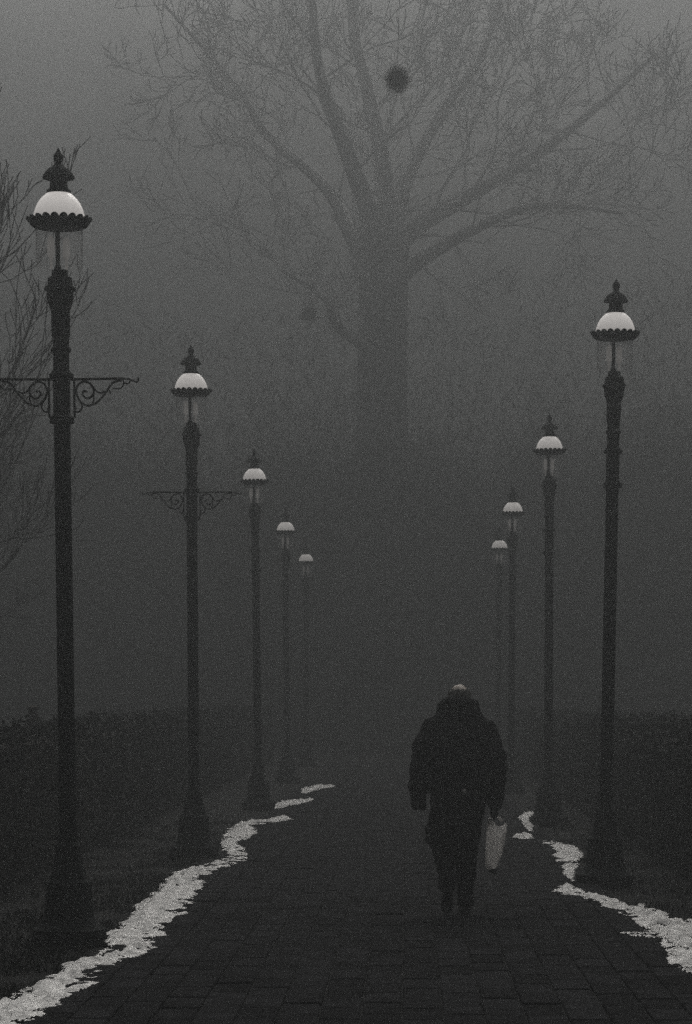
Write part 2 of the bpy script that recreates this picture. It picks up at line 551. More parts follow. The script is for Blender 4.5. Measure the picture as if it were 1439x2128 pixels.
# ------------------------------------------------------------------ grass on the verges (stuff)
def blades(name, regions, mat_, hmin, hmax, w):
    V, F = [], []
    for (x0, x1, y0, y1, cnt) in regions:
        xs = rng.uniform(x0, x1, cnt)
        ys = y0 + (y1 - y0) * rng.random(cnt) ** 1.6
        for x, y in zip(xs, ys):
            if mnoise.noise(Vector((x * 2, y * 1.1, 0))) < -0.15:
                continue
            h = random.uniform(hmin, hmax)
            a = random.uniform(0, 6.28)
            dx, dy = math.cos(a) * w, math.sin(a) * w
            l = random.gauss(0, 0.5) * h
            l2_ = random.gauss(0, 0.5) * h
            o = len(V)
            V += [(x - dx, y - dy, -0.01), (x + dx, y + dy, -0.01), (x + l, y + l2_, h)]
            F.append((o, o + 1, o + 2))
    me = np_mesh(name, np.array(V), np.array(F), mat_)
    o = bpy.data.objects.new(name, me)
    COL.objects.link(o)
    return o
g = blades('grass', [(-4.2, -1.98, 11, 30, 26000), (1.72, 3.0, 12, 34, 9000)], M_GRASS, 0.02, 0.06, 0.006)
tag(g, 'short dark winter grass on the verges beside the path', 'grass', kind='stuff')

# ------------------------------------------------------------------ hedges
def hedge(xf, xb, y0, y1, htop, nleaf, label):
    root = empty('hedge', ((xf + xb) / 2, (y0 + y1) / 2, 0), label, 'hedge', 'low hedges behind the lamp rows')
    cx, cy = (xf + xb) / 2, (y0 + y1) / 2
    lo, hi = min(xf, xb), max(xf, xb)
    def top(x, y):
        return htop(y) + 0.05 * fbm(x, y, 0.45) + 0.035 * fbm(x + 9, y, 1.9)
    core = MB()
    ys = np.arange(y0, y1 + 0.01, 0.5)
    prof = []
    for y in ys:
        t0, t1 = top(lo, y), top(hi, y)
        sw = 0.05 * fbm(lo, y, 0.8)
        prof.append([(lo + 0.10 + sw, y, -0.05), (lo + 0.08 + sw, y, t0 - 0.14), (lo + 0.22, y, t0 - 0.07), (hi - 0.22, y, t1 - 0.07), (hi - 0.08 - sw, y, t1 - 0.14), (hi - 0.10 - sw, y, -0.05)])
    vs_, fs_ = [], []
    for p in prof:
        vs_ += [(a - cx, b_ - cy, c) for a, b_, c in p]
    for j in range(len(prof) - 1):
        for k in range(5):
            a = j * 6 + k
            fs_.append((a, a + 1, a + 7, a + 6))
    fs_.append((5, 4, 3, 2, 1, 0))
    e = (len(prof) - 1) * 6
    fs_.append((e, e + 1, e + 2, e + 3, e + 4, e + 5))
    core.add(vs_, fs_)
    core.build('branch_core', M_TWIG, root)
    V, F = [], []
    for _ in range(nleaf):
        y = y0 + (y1 - y0) * random.random() ** 1.5
        r = random.random()
        x = random.uniform(lo, hi)
        tz = top(x, y)
        if r < 0.5:
            x = lo if xf == lo else hi
            inner = abs(random.gauss(0, 0.06)) + 0.02 * fbm(y, 0, 2)
            x += inner if x == lo else -inner
            z = random.uniform(0, tz)
        else:
            z = tz - abs(random.gauss(0, 0.05)) + (random.random() ** 8) * 0.12
        s_ = random.uniform(0.018, 0.042) * (1 + 0.02 * max(0, y - 20))
        d1 = Vector((random.gauss(0, 1), random.gauss(0, 1), random.gauss(0, 1))).normalized()
        d2 = d1.cross(Vector((random.gauss(0, 1), random.gauss(0, 1), random.gauss(0, 1)))).normalized()
        c = Vector((x - cx, y - cy, z))
        o = len(V)
        V += [c - d1 * s_, c + d2 * s_ * 0.5, c + d1 * s_, c - d2 * s_ * 0.5]
        F.append((o, o + 1, o + 2, o + 3))
    me = np_mesh('foliage', np.array(V), np.array(F), M_HEDGE)
    o = bpy.data.objects.new('foliage', me)
    COL.objects.link(o)
    o.parent = root
    o['kind'] = 'stuff'
    return root
hedge(-3.25, -4.25, 10, 58, lambda y: 1.30, 42000, 'low dark clipped hedge beyond the grass verge to the left of the path')
hedge(2.45, 3.9, 12, 58, lambda y: 1.26 - 0.002 * max(0, y - 30), 42000, 'low black hedge along the right side of the path')

for (x, y, h, lab) in ((-4.42, 27.8, 1.50, 'short square wooden post standing behind the left hedge, left of the nearest lamp'),
                       (-4.42, 40.7, 1.40, 'faint short wooden post behind the left hedge, between the nearest two left lamps')):
    r_ = empty('fence_post', (x, y, 0), lab, 'post', 'wooden posts behind the left hedge')
    mb = MB()
    mb.box(-0.05, 0.05, -0.05, 0.05, -0.05, h - 0.05)
    mb.build('shaft', M_POST, r_)
    mb = MB()
    mb.box(-0.062, 0.062, -0.062, 0.062, h - 0.05, h - 0.02)
    mb.add([(-0.062, -0.062, h - 0.02), (0.062, -0.062, h - 0.02), (0.062, 0.062, h - 0.02), (-0.062, 0.062, h - 0.02), (0, 0, h)], [(0, 1, 4), (1, 2, 4), (2, 3, 4), (3, 0, 4)])
    mb.build('cap', M_POST, r_)

# ------------------------------------------------------------------ lamp posts
LG = 'old street lamps lining the path in two rows'
def make_lamp(bracket):
    root = empty('street_lamp', (0, 0, 0), 'x', 'street lamp', LG)
    # stepped plinth
    mb = MB()
    mb.lathe([(-0.05, 0.245), (0.09, 0.245), (0.10, 0.225), (0.13, 0.19), (0.17, 0.165), (0.36, 0.150), (0.38, 0.158), (0.40, 0.158), (0.42, 0.13), (0.50, 0.10), (0.60, 0.082), (0.61, 0.090), (0.635, 0.090), (0.66, 0.07)], 12)
    mb.build('plinth', M_IRON, root)
    mb = MB()
    mb.lathe([(0.65, 0.062), (0.75, 0.0565), (1.3, 0.0555), (2.4, 0.0545), (3.36, 0.0535)], 24, flute=0.06)
    mb.lathe([(3.36, 0.056), (3.66, 0.0555), (3.69, 0.052), (3.815, 0.052)], 24)
    mb.lathe([(3.84, 0.052), (3.905, 0.053), (3.915, 0.060), (4.08, 0.0605)], 24)
    shaft = mb.build('shaft', M_IRON, root)
    mb = MB()
    mb.lathe([(3.36, 0.066), (3.365, 0.080), (3.40, 0.080), (3.415, 0.058)], 20)
    mb.build('ring', M_IRON, shaft)
    mb = MB()
    mb.lathe([(3.645, 0.060), (3.65, 0.078), (3.672, 0.080), (3.685, 0.066), (3.70, 0.055)], 20)
    mb.build('ring', M_IRON, shaft)
    mb = MB()
    mb.lathe([(3.808, 0.053), (3.818, 0.063), (3.83, 0.068), (3.842, 0.060), (3.85, 0.053)], 20)
    mb.build('ring', M_IRON, shaft)
    # capital with leaf points
    mb = MB()
    mb.lathe([(4.07, 0.061), (4.09, 0.068), (4.125, 0.081), (4.17, 0.086), (4.195, 0.088), (4.20, 0.094), (4.215, 0.094), (4.225, 0.083), (4.278, 0.078), (4.286, 0.054), (4.325, 0.052)], 16)
    for k in range(8):
        a = 2 * math.pi * (k + 0.5) / 8
        c_, s_ = math.cos(a), math.sin(a)
        t_ = (-s_ * 0.02, c_ * 0.02)
        mb.add([(c_ * .08 + t_[0], s_ * .08 + t_[1], 4.185), (c_ * .08 - t_[0], s_ * .08 - t_[1], 4.185), (c_ * .108, s_ * .108, 4.208), (c_ * .08 + t_[0], s_ * .08 + t_[1], 4.232), (c_ * .08 - t_[0], s_ * .08 - t_[1], 4.232)],
               [(0, 1, 2), (0, 2, 3), (1, 4, 2), (2, 4, 3)])
    mb.build('capital', M_IRON, root)
    mb = MB()
    mb.tube([(-0.012, 0, 4.31), (-0.012, 0, 4.61)], 0.0145, 10)
    mb.lathe([(4.325, 0.026), (4.345, 0.022), (4.36, 0.0155)], 12, cx=-0.012)
    mb.build('supply_rod', M_IRON, root)
    mb = MB()
    mb.lathe([(4.592, 0.150), (4.55, 0.151), (4.45, 0.150), (4.36, 0.146), (4.327, 0.140)], 32, cap=False)
    chimney = mb.build('glass_chimney', M_GLASS, root, True)
    for s_ in (-1, 1):
        mb = MB()
        mb.lathe([(4.33, 0.008), (4.40, 0.010), (4.405, 0.020), (4.43, 0.024), (4.52, 0.021), (4.535, 0.010)], 10, cx=0.045 * s_ - 0.006, cy=0.03 * s_)
        mb.build('mantle', M_MANTLE, chimney, True)
    # scalloped crown ring
    mb = MB()
    ns, sub = 22, 6
    n_ = ns * sub
    vs_, fs_ = [], []
    for k in range(n_):
        a = 2 * math.pi * k / n_
        sc = abs(math.sin(math.pi * k / sub)) ** 0.7
        c_, s_ = math.cos(a), math.sin(a)
        ro = 0.194 + 0.017 * sc
        zt = 4.631 + 0.021 * sc
        for (r_, z_) in ((0.166, 4.597), (0.178, 4.602), (ro + 0.004, zt - 0.002), (ro - 0.004, zt), (0.172, 4.612)):
            vs_.append((r_ * c_, r_ * s_, z_))
    for k in range(n_):
        a, b_ = k * 5, ((k + 1) % n_) * 5
        for j in range(4):
            fs_.append((a + j, b_ + j, b_ + j + 1, a + j + 1))
        fs_.append((a + 4, b_ + 4, b_, a))
    mb.add(vs_, fs_)
    mb.lathe([(4.596, 0.168), (4.606, 0.168)], 40)
    mb.build('scalloped_crown', M_IRON, root)
    mb = MB()
    mb.lathe([(4.606, 0.168), (4.635, 0.1685), (4.655, 0.166), (4.69, 0.158), (4.72, 0.147), (4.745, 0.134), (4.768, 0.117), (4.786, 0.099), (4.797, 0.086), (4.803, 0.079)], 40)
    mb.build('opal_dome', M_OPAL, root, True)
    mb = MB()
    mb.lathe([(4.800, 0.081), (4.808, 0.080), (4.824, 0.076), (4.834, 0.062), (4.85, 0.057), (4.896, 0.055)], 24)
    mb.lathe([(4.893, 0.060), (4.899, 0.104), (4.908, 0.103), (4.922, 0.094), (4.938, 0.084), (4.953, 0.071), (4.965, 0.052), (4.974, 0.040), (4.983, 0.027), (4.99, 0.022)], 24)
    vent = mb.build('vent_cap', M_IRON, root)
    mb = MB()
    mb.lathe([(4.985, 0.024), (4.995, 0.020), (5.005, 0.024), (5.016, 0.031), (5.028, 0.034), (5.042, 0.030), (5.056, 0.019), (5.07, 0.011), (5.09, 0.002)], 16)
    mb.build('finial', M_IRON, vent)
    if bracket:
        K = 1 / (4.497 * 328)
        def cv(l):
            return [((zx - 605) * K, 0, 3.640 - (zy - 225) * 0.00300 / 4.497) for zx, zy in l]
        def smooth(pts, k=4):
            P = [Vector(p) for p in pts]
            o_ = []
            for i in range(len(P) - 1):
                p0, p1, p2, p3 = P[max(i - 1, 0)], P[i], P[i + 1], P[min(i + 2, len(P) - 1)]
                for j in range(k):
                    t = j / k
                    o_.append(0.5 * ((2 * p1) + (-p0 + p2) * t + (2 * p0 - 5 * p1 + 4 * p2 - p3) * t * t + (-p0 + 3 * p1 - 3 * p2 + p3) * t ** 3))
            o_.append(P[-1])
            return o_
        for sgn in (1, -1):
            br = MB()
            def tb(l, r_):
                br.tube([(p.x * sgn, p.y, p.z) for p in smooth(cv(l))], r_, 6)
            br.tube([(0.05 * sgn, 0, 3.641), (0.40 * sgn, 0, 3.645)], 0.0085, 8)
            tb([(1190, 222), (1230, 222), (1262, 226), (1275, 238), (1296, 240), (1310, 252), (1326, 252), (1335, 236), (1338, 208)], 0.006)
            tb([(1180, 240), (1130, 242), (1080, 270), (1040, 330), (980, 405), (920, 455), (850, 472), (790, 440), (755, 385), (745, 320), (770, 268), (820, 245), (870, 260), (905, 310), (908, 362), (870, 400), (830, 398), (803, 362), (820, 335), (850, 342)], 0.0075)
            tb([(870, 250), (910, 300), (940, 340), (985, 352), (1015, 335)], 0.006)
            tb([(905, 365), (912, 410), (898, 452)], 0.006)
            tb([(790, 445), (797, 490), (772, 528), (742, 530), (732, 505), (748, 500)], 0.006)
            tb([(1190, 228), (1196, 275), (1160, 312), (1090, 312)], 0.005)
            tb([(1190, 240), (1210, 262), (1245, 264), (1262, 236)], 0.005)
            tb([(1070, 360), (1062, 335), (1040, 320)], 0.005)
            br.box(*sorted((0.076 * sgn, 0.088 * sgn)), -0.012, 0.012, 3.40, 3.65)
            br.build('scroll_bracket', M_IRON, root, True)
    return root

lampA = make_lamp(True)
lampB = make_lamp(False)
lamps = [
    ('A', -2.215, 15.30, -0.1, 'tallest and nearest lamp post at far left with scrolled hanging bracket and white opal dome'),
    ('A', -2.150, 23.74, 0.0, 'second lamp post in the left row, with scrolled bracket arms paled by fog'),
    ('B', -2.110, 33.58, -0.5, 'third lamp post in the left row, hazy shaft just right of the bracketed pair'),
    ('B', -2.220, 43.86, -0.2, 'fourth lamp post of the left row, only its white dome clear in the fog'),
    ('B', -2.280, 53.80, 0.0, 'last lamp of the left row, faintest small dome low in the fog'),
    ('B', 1.712, 20.11, 0.45, 'tallest and nearest lamp post on the right, dark shaft with white opal dome'),
    ('B', 1.800, 29.54, -0.35, 'second lamp post in the right row, grey shaft behind the nearest right lamp'),
    ('B', 1.770, 39.49, 0.0, 'third lamp post in the right row, hazy and just right of the faintest right dome'),
    ('B', 1.930, 49.12, 0.0, 'fourth and farthest lamp of the right row, small pale dome above the walker'),
]
firstused = {}
for kind, x, y, lean, lab in lamps:
    proto = lampA if kind == 'A' else lampB
    if kind not in firstused:
        firstused[kind] = True
        o = proto
    else:
        o = copy_tree(proto)
    o.location = (x, y, 0)
    o.rotation_euler = (0, R(lean), 0)
    o['label'] = lab

# ------------------------------------------------------------------ bare trees
def grow(mb, p, d, length, r0, depth, up=0.25, wig=0.25, seg=6, kids=(2, 4), ratio=(0.5, 0.75), ang=(0.35, 0.8), rmin=0.004, sides=4, tip=0.35):
    pts, rad = [p.copy()], [r0]
    d = d.normalized()
    step = length / seg
    nodes = []
    for i in range(seg):
        d = (d + Vector((random.gauss(0, wig), random.gauss(0, wig), random.gauss(0, wig) + up)) * 0.45).normalized()
        p = p + d * step
        pts.append(p.copy())
        rad.append(max(r0 * (1 - (1 - tip) * (i + 1) / seg), rmin))
        nodes.append((p.copy(), d.copy(), rad[-1], (i + 1) / seg))
    mb.tube(pts, rad, sides if depth > 1 else 3, cap=False)
    if depth <= 0:
        return
    nk = random.randint(*kids)
    for k in range(nk):
        q, dd, rr, t = nodes[min(len(nodes) - 1, max(1, int((0.25 + 0.75 * (k + random.random()) / nk) * len(nodes))))]
        ax = dd.cross(Vector((random.gauss(0, 1), random.gauss(0, 1), random.gauss(0, 1)))).normalized()
        nd = Matrix.Rotation(random.uniform(*ang), 3, ax) @ dd
        grow(mb, q, nd, length * random.uniform(*ratio) * (1.15 - 0.35 * t), rr * random.uniform(0.55, 0.8), depth - 1, up, wig, max(4, seg - 1), kids, ratio, ang, rmin, sides, tip)

def pline(mb, pts, r0, r1, n=8):
    P = [Vector(q) for q in pts]
    o_ = []
    for i in range(len(P) - 1):
        p0, p1, p2, p3 = P[max(i - 1, 0)], P[i], P[i + 1], P[min(i + 2, len(P) - 1)]
        for j in range(5):
            t = j / 5
            o_.append(0.5 * ((2 * p1) + (-p0 + p2) * t + (2 * p0 - 5 * p1 + 4 * p2 - p3) * t * t + (-p0 + 3 * p1 - 3 * p2 + p3) * t ** 3))
    o_.append(P[-1])
    rad = [r0 + (r1 - r0) * (i / (len(o_) - 1)) for i in range(len(o_))]
    mb.tube(o_, rad, n)
    return o_, rad

# near tree at the left edge
random.seed(21)
tr = empty('bare_tree', (-6.58, 32, 0), 'bare tree with fine upswept twigs at the left edge behind the nearest lamp', 'tree')
tr.scale = (1.23, 1.23, 1.17)
mb = MB()
tp, trd = pline(mb, [(0, 0, -0.1), (0.05, 0, 1.5), (-0.05, 0.05, 3.0), (-0.15, 0, 5.0), (-0.2, 0, 7.5)], 0.17, 0.05)
mb.build('trunk', M_BARK, tr)
mb = MB()
for (z, dx, dz, ln) in ((2.2, 1, .35, 1.5), (2.7, .9, .5, 1.7), (3.1, 1.0, .45, 1.7), (3.5, 1, .6, 1.8), (3.9, 1, .65, 2.0), (4.3, .9, .8, 2.0), (4.8, .8, .7, 1.9), (5.2, .8, .8, 1.8), (5.6, .6, .9, 1.6), (6.2, .5, 1, 1.5), (3.3, -.8, .6, 1.6), (4.4, -.8, .7, 1.6)):
    grow(mb, Vector((-0.05 - 0.02 * z, 0, z)), Vector((dx, random.gauss(0, 0.35), dz)), ln, 0.032, 3, up=0.34, wig=0.24, seg=6, kids=(3, 4), ratio=(0.5, 0.72), ang=(0.3, 0.7), rmin=0.006)
mb.build('crown', M_TWIG, tr)

# smaller shrubby tree lower at the left edge, farther back
random.seed(5)
tr = empty('bare_tree', (-8.4, 42, 0), 'low twiggy bare shrub tree fading in fog at the left edge below the bracket arm', 'tree')
tr.scale = (1.27, 1.27, 1.27)
mb = MB()
pline(mb, [(0, 0, -0.1), (0.05, 0, 1.0), (0.0, 0.05, 2.2), (0.1, 0, 4.6)], 0.10, 0.03)
mb.build('trunk', M_BARK, tr)
mb = MB()
for k in range(11):
    z = 1.5 + 0.28 * k
    grow(mb, Vector((0.05, 0, z)), Vector((random.uniform(0.2, 1), random.gauss(0, 0.5), random.uniform(0.2, 0.8))), random.uniform(1.0, 1.4), 0.022, 3, up=0.25, wig=0.3, seg=5, kids=(3, 5), ratio=(0.5, 0.7), ang=(0.3, 0.8), rmin=0.007)
mb.build('crown', M_TWIG, tr)

# the big old tree at the end of the path
random.seed(33)
TX, TY = -0.91, 92.0
tr = empty('bare_tree', (TX, TY, 0), 'huge old bare tree looming faintly in the fog above the end of the path', 'tree')
tr.scale = (1.56, 1.56, 1.56)
mb = MB()
pline(mb, [(0, 0, -0.2), (0.03, 0, 1.0), (0.0, 0, 5), (-0.02, 0, 9.5), (0.05, 0, 12.3)], 0.72, 0.60, 14)
mb.build('trunk', M_HAZYBARK, tr)
mb = MB()
limbs = [
    ([(0.15, 0, 11.6), (0.9, -0.4, 12.4), (2.1, -0.9, 13.2), (3.6, -1.2, 14.0), (5.0, -1.4, 15.0), (6.6, -1.2, 16.4)], 0.28, 0.04),
    ([(-0.15, 0, 11.2), (-0.9, 0.2, 12.4), (-1.9, 0.5, 13.6), (-2.9, 0.4, 14.8), (-3.9, 0.2, 16.0), (-5.2, 0, 17.6)], 0.23, 0.03),
    ([(0.0, 0, 12.0), (-0.25, -0.5, 13.6), (-0.5, -1.0, 15.2), (-0.75, -1.5, 17.0), (-0.8, -1.6, 19.5)], 0.28, 0.04),
    ([(0.2, 0.1, 12.2), (0.8, 0.5, 13.8), (1.5, 0.8, 15.4), (2.3, 0.8, 17.0), (2.9, 0.6, 19.0)], 0.22, 0.04),
    ([(-0.1, -0.1, 12.2), (-0.7, -1.5, 14.0), (-1.2, -3.0, 16.0), (-1.6, -4.2, 18.5)], 0.26, 0.05),
    ([(0.1, -0.3, 11.0), (1.2, -1.6, 11.6), (2.4, -2.6, 12.1), (3.9, -3.2, 12.4), (5.3, -3.5, 12.0)], 0.22, 0.04),
    ([(-0.2, -0.2, 9.4), (-0.9, -1.6, 9.9), (-1.5, -3.2, 10.3), (-2.0, -4.6, 10.6)], 0.15, 0.04),
]
for pts, r0, r1 in limbs:
    pts = [(q[0] + (0.16 * random.gauss(0, 1) if j else 0), q[1], q[2] + (0.16 * random.gauss(0, 1) if j else 0)) for j, q in enumerate(pts)]
    pp, rr = pline(mb, pts, r0, r1, 8)
    for k in range(len(pp)):
        if k < 4 or random.random() < 0.4:
            continue
        d = (pp[min(k + 1, len(pp) - 1)] - pp[k - 1]).normalized()
        ax = d.cross(Vector((random.gauss(0, 1), random.gauss(0, 1), random.gauss(0, 1)))).normalized()
        nd = Matrix.Rotation(random.uniform(0.5, 1.2), 3, ax) @ d
        grow(mb, pp[k], nd, random.uniform(1.6, 3.0), rr[k] * 0.20 + 0.006, 3, up=0.12, wig=0.35, seg=5, kids=(3, 5), ratio=(0.5, 0.75), ang=(0.4, 0.9), rmin=0.012)
mb.build('crown', M_HAZYTWIG, tr)

# dark round spots in the sky, built as leafy balls
def clump(c, r, n_, label):
    o_ = empty('dark_round_clump', c, label, 'dark_clump', 'round dark clumps in the fog')
    mb = MB()
    for _ in range(n_):
        d = Vector((random.gauss(0, 1), random.gauss(0, 1), random.gauss(0, 1))).normalized()
        q = d * r * min(1.35, abs(random.gauss(0.8, 0.22)))
        a = d.cross(Vector((random.gauss(0, 1), random.gauss(0, 1), random.gauss(0, 1)))).normalized()
        w = r * 0.07
        bq = d.cross(a)
        mb.add([q - a * w, q + bq * w * 0.5, q + a * w, q - bq * w * 0.5], [(0, 1, 2, 3)])
    k = mb.build('leaves', M_BALL, o_)
    k['kind'] = 'stuff'
    mb = MB()
    for _ in range(40):
        d = Vector((random.gauss(0, 1), random.gauss(0, 1), random.gauss(0, 1))).normalized()
        m_ = d * r * 0.5 + Vector((random.gauss(0, .05), random.gauss(0, .05), random.gauss(0, .05))) * r
        mb.tube([(0, 0, 0), m_, d * r * 0.95], [0.012, 0.008, 0.003], 3, cap=False)
    mb.ball((0, 0, 0), r * 0.6, 12, 8)
    mb.build('stems', M_TWIG, o_)
clump((-3.4, 83.0, 14.8), 0.42, 170, 'fainter ragged round clump lower left of the dark round one')
clump((-0.156, 36.0, 10.74), 0.198, 2600, 'dark round ball high in the fog above the middle of the path')

# side tree just right of the frame whose bough overhangs the path and carries the dark clump
random.seed(8)
tr = empty('bare_tree', (6.6, 36.5, 0), 'tree standing off to the right whose high bough overhangs the path', 'tree')
mb = MB()
pline(mb, [(0, 0, -0.1), (0.1, 0, 4.0), (0.0, 0.05, 8.0), (0.1, 0, 15.0)], 0.22, 0.07)
mb.build('trunk', M_BARK, tr)
mb = MB()
pline(mb, [(0.02, 0, 9.5), (-1.0, -0.1, 12.4), (-3.2, -0.3, 14.0), (-5.2, -0.4, 14.2), (-6.3, -0.45, 13.5), (-6.70, -0.5, 12.5)], 0.09, 0.012, 6)
mb.tube([(-6.70, -0.5, 12.52), (-6.73, -0.5, 11.6), (-6.756, -0.5, 10.8)], [0.005, 0.0025, 0.0025], 4)
for k in range(8):
    grow(mb, Vector((0, 0, 7 + 0.7 * k)), Vector((random.uniform(0.2, 1), random.gauss(0, 1), random.uniform(0.3, 1))), 2.2, 0.05, 3, up=0.2, wig=0.3, seg=5)
mb.build('crown', M_TWIG, tr)

# ------------------------------------------------------------------ far wood
random.seed(3)
def wood_edge(x):
    return 9.4 + 1.3 * mnoise.noise(Vector((x * 0.16, 0.3, 1))) + 0.9 * mnoise.noise(Vector((x * 0.6, 2, 5))) + 0.22 * max(0, x - 3) - 0.04 * min(0, x + 4)
NW = 230000
wx = rng.uniform(-28, 26, NW)
wy = rng.uniform(72.0, 80.5, NW)
we = np.array([wood_edge(q) for q in np.linspace(-28, 26, 400)])
wh = np.interp(wx, np.linspace(-28, 26, 400), we)
wz = wh * 0.80 - 0.5 + rng.exponential(1.5, NW) + rng.normal(0, 0.4, NW)
wz = np.minimum(wz, wh + 4)
lowm = rng.random(NW) < 0.35
wz[lowm] = wh[lowm] * rng.random(lowm.sum())
wc = np.stack([wx, wy, wz], -1)
d1 = rng.normal(size=(NW, 3)) * 0.6 + np.array([0, 0, 0.8]); d1 /= np.linalg.norm(d1, axis=1, keepdims=True)
d2 = np.cross(d1, rng.normal(size=(NW, 3))); d2 /= np.linalg.norm(d2, axis=1, keepdims=True)
ws = rng.uniform(0.10, 0.32, NW)[:, None]
wt = rng.uniform(0.008, 0.020, NW)[:, None]
WV = np.stack([wc - d1 * ws, wc - d1 * ws + d2 * wt * 2, wc + d1 * ws], 1).reshape(-1, 3)
V, F = [], []
# rounded inner mass of the thicket
cxs = np.linspace(-28, 26, 185)
prof = [(72.6, -0.1), (73.0, 0.50), (74.0, 0.68), (75.5, 0.76), (77.0, 0.78), (79.5, 0.7), (80.3, -0.1)]
o0 = len(V)
for xx in cxs:
    e_ = wood_edge(xx)
    for (py_, fr) in prof:
        V.append((xx, py_ + 0.5 * mnoise.noise(Vector((xx * 0.7, py_, 0))), max(fr, -0.1) * (e_ - 0.4 + 0.7 * mnoise.noise(Vector((xx * 0.8, py_, 7))) + 0.35 * mnoise.noise(Vector((xx * 2.3, py_, 4))))))
for i in range(len(cxs) - 1):
    for j in range(len(prof) - 1):
        a_ = o0 + i * len(prof) + j
        c_ = a_ + len(prof)
        F.append((a_, c_, c_ + 1))
        F.append((a_, c_ + 1, a_ + 1))
trunks = MB()
for _ in range(60):
    x, y = random.uniform(-26, 24), random.uniform(73, 80)
    trunks.tube([(x, y, -0.1), (x + random.gauss(0, .2), y, 5), (x + random.gauss(0, .4), y, wood_edge(x) - 1.2)], [0.25, 0.15, 0.04], 5)
tv = [tuple(q) for q in trunks.v]
base = len(V)
V += tv
for q in trunks.f:
    for j in range(1, len(q) - 1):
        F.append((base + q[0], base + q[j], base + q[j + 1]))
o = bpy.data.objects.new('far_wood', np_mesh('far_wood', np.concatenate([np.array(V), WV]), np.concatenate([np.array(F), np.arange(3 * NW).reshape(-1, 3) + len(V)]), M_WOOD))
COL.objects.link(o)
tag(o, 'dark mass of far trees lost in the fog behind the path', 'trees', kind='stuff')

# ------------------------------------------------------------------ the walking person
def remeshed(mb, name, mat_, parent, voxel, smooth_it=3, wrinkle=0.0, wscale=6.0):
    me = mb.mesh(name + '_raw', mat_)
    bm = bmesh.new()
    bm.from_mesh(me)
    bmesh.ops.recalc_face_normals(bm, faces=bm.faces)
    bm.to_mesh(me)
    bm.free()
    tmp = bpy.data.objects.new('tmp', me)
    COL.objects.link(tmp)
    md = tmp.modifiers.new('r', 'REMESH')
    md.mode = 'VOXEL'
    md.voxel_size = voxel
    if smooth_it:
        ms = tmp.modifiers.new('s', 'SMOOTH')
        ms.iterations = smooth_it
        ms.factor = 0.5
    dg = bpy.context.evaluated_depsgraph_get()
    nm = bpy.data.meshes.new_from_object(tmp.evaluated_get(dg))
    bpy.data.objects.remove(tmp)
    bpy.data.meshes.remove(me)
    nm.name = name
    if wrinkle:
        for v in nm.vertices:
            c = v.co
            k = mnoise.fractal(Vector((c.x * wscale, c.y * wscale, c.z * wscale * 1.8)), 0.8, 2.0, 3)
            v.co = c + v.normal * wrinkle * k
    nm.materials.clear()
    nm.materials.append(mat_)
    nm.polygons.foreach_set('use_smooth', [True] * len(nm.polygons))
    o_ = bpy.data.objects.new(name, nm)
    COL.objects.link(o_)
    o_.parent = parent
    return o_

MAN = (0.38, 17.17, 0.012)
person = empty('person', MAN, 'stooped person in a bulky dark coat walking away along the path holding a bag', 'person')
person.scale = (0.97, 1, 1)
# body, one continuous surface
mb = MB()
mb.loft([(0.72, 0, 0, .13, .10), (0.85, 0, 0, .16, .115), (1.0, 0, 0.02, .15, .11), (1.2, 0, 0.05, .17, .12), (1.34, 0, 0.08, .185, .11), (1.41, 0.0, 0.10, .13, .08), (1.45, 0.003, .115, .06, .06)], 18)
mb.tube([(0.003, .115, 1.42), (.008, .15, 1.50), (.012, .175, 1.56)], [.058, .054, .05], 12)
mb.ball((.014, .185, 1.602), (.074, .096, .086), 18, 12)                    # skull, head bent forward
mb.ball((.014, .245, 1.56), (.052, .05, .055), 12, 8)                        # jaw
mb.tube([(.014, .268, 1.60), (.014, .302, 1.578), (.014, .285, 1.567)], [.010, .014, .010], 8)   # nose
for s in (-1, 1):
    mb.ball((.014 + .076 * s, .185, 1.588), (.012, .02, .03), 8, 6)          # ears
    mb.ball((.014 + .03 * s, .268, 1.605), (.013, .012, .010), 8, 6)         # eyes
mb.tube([(-.012, .290, 1.545), (.014, .296, 1.543), (.040, .290, 1.545)], .007, 6)  # lips
legs = {-1: [(-.085, 0, .78), (-.095, .045, .46), (-.078, -.14, .255)], 1: [(.085, 0, .78), (.075, .03, .46), (.055, .0, .10)]}
for s in (-1, 1):
    h, k, a = [Vector(q) for q in legs[s]]
    mb.tube([h, h.lerp(k, .5), k, k.lerp(a, .4), a], [.085, .075, .055, .056, .038], 12)
arms = {-1: [(-.205, .08, 1.355), (-.292, .02, 1.07), (-.290, .07, .83)], 1: [(.215, .08, 1.355), (.292, .02, 1.07), (.280, .06, .80)]}
for s in (-1, 1):
    sh, el, wr = [Vector(q) for q in arms[s]]
    mb.tube([sh, sh.lerp(el, .5), el, el.lerp(wr, .5), wr], [.055, .05, .042, .038, .028], 12)
remeshed(mb, 'body', M_SKIN, person, 0.008, 2)

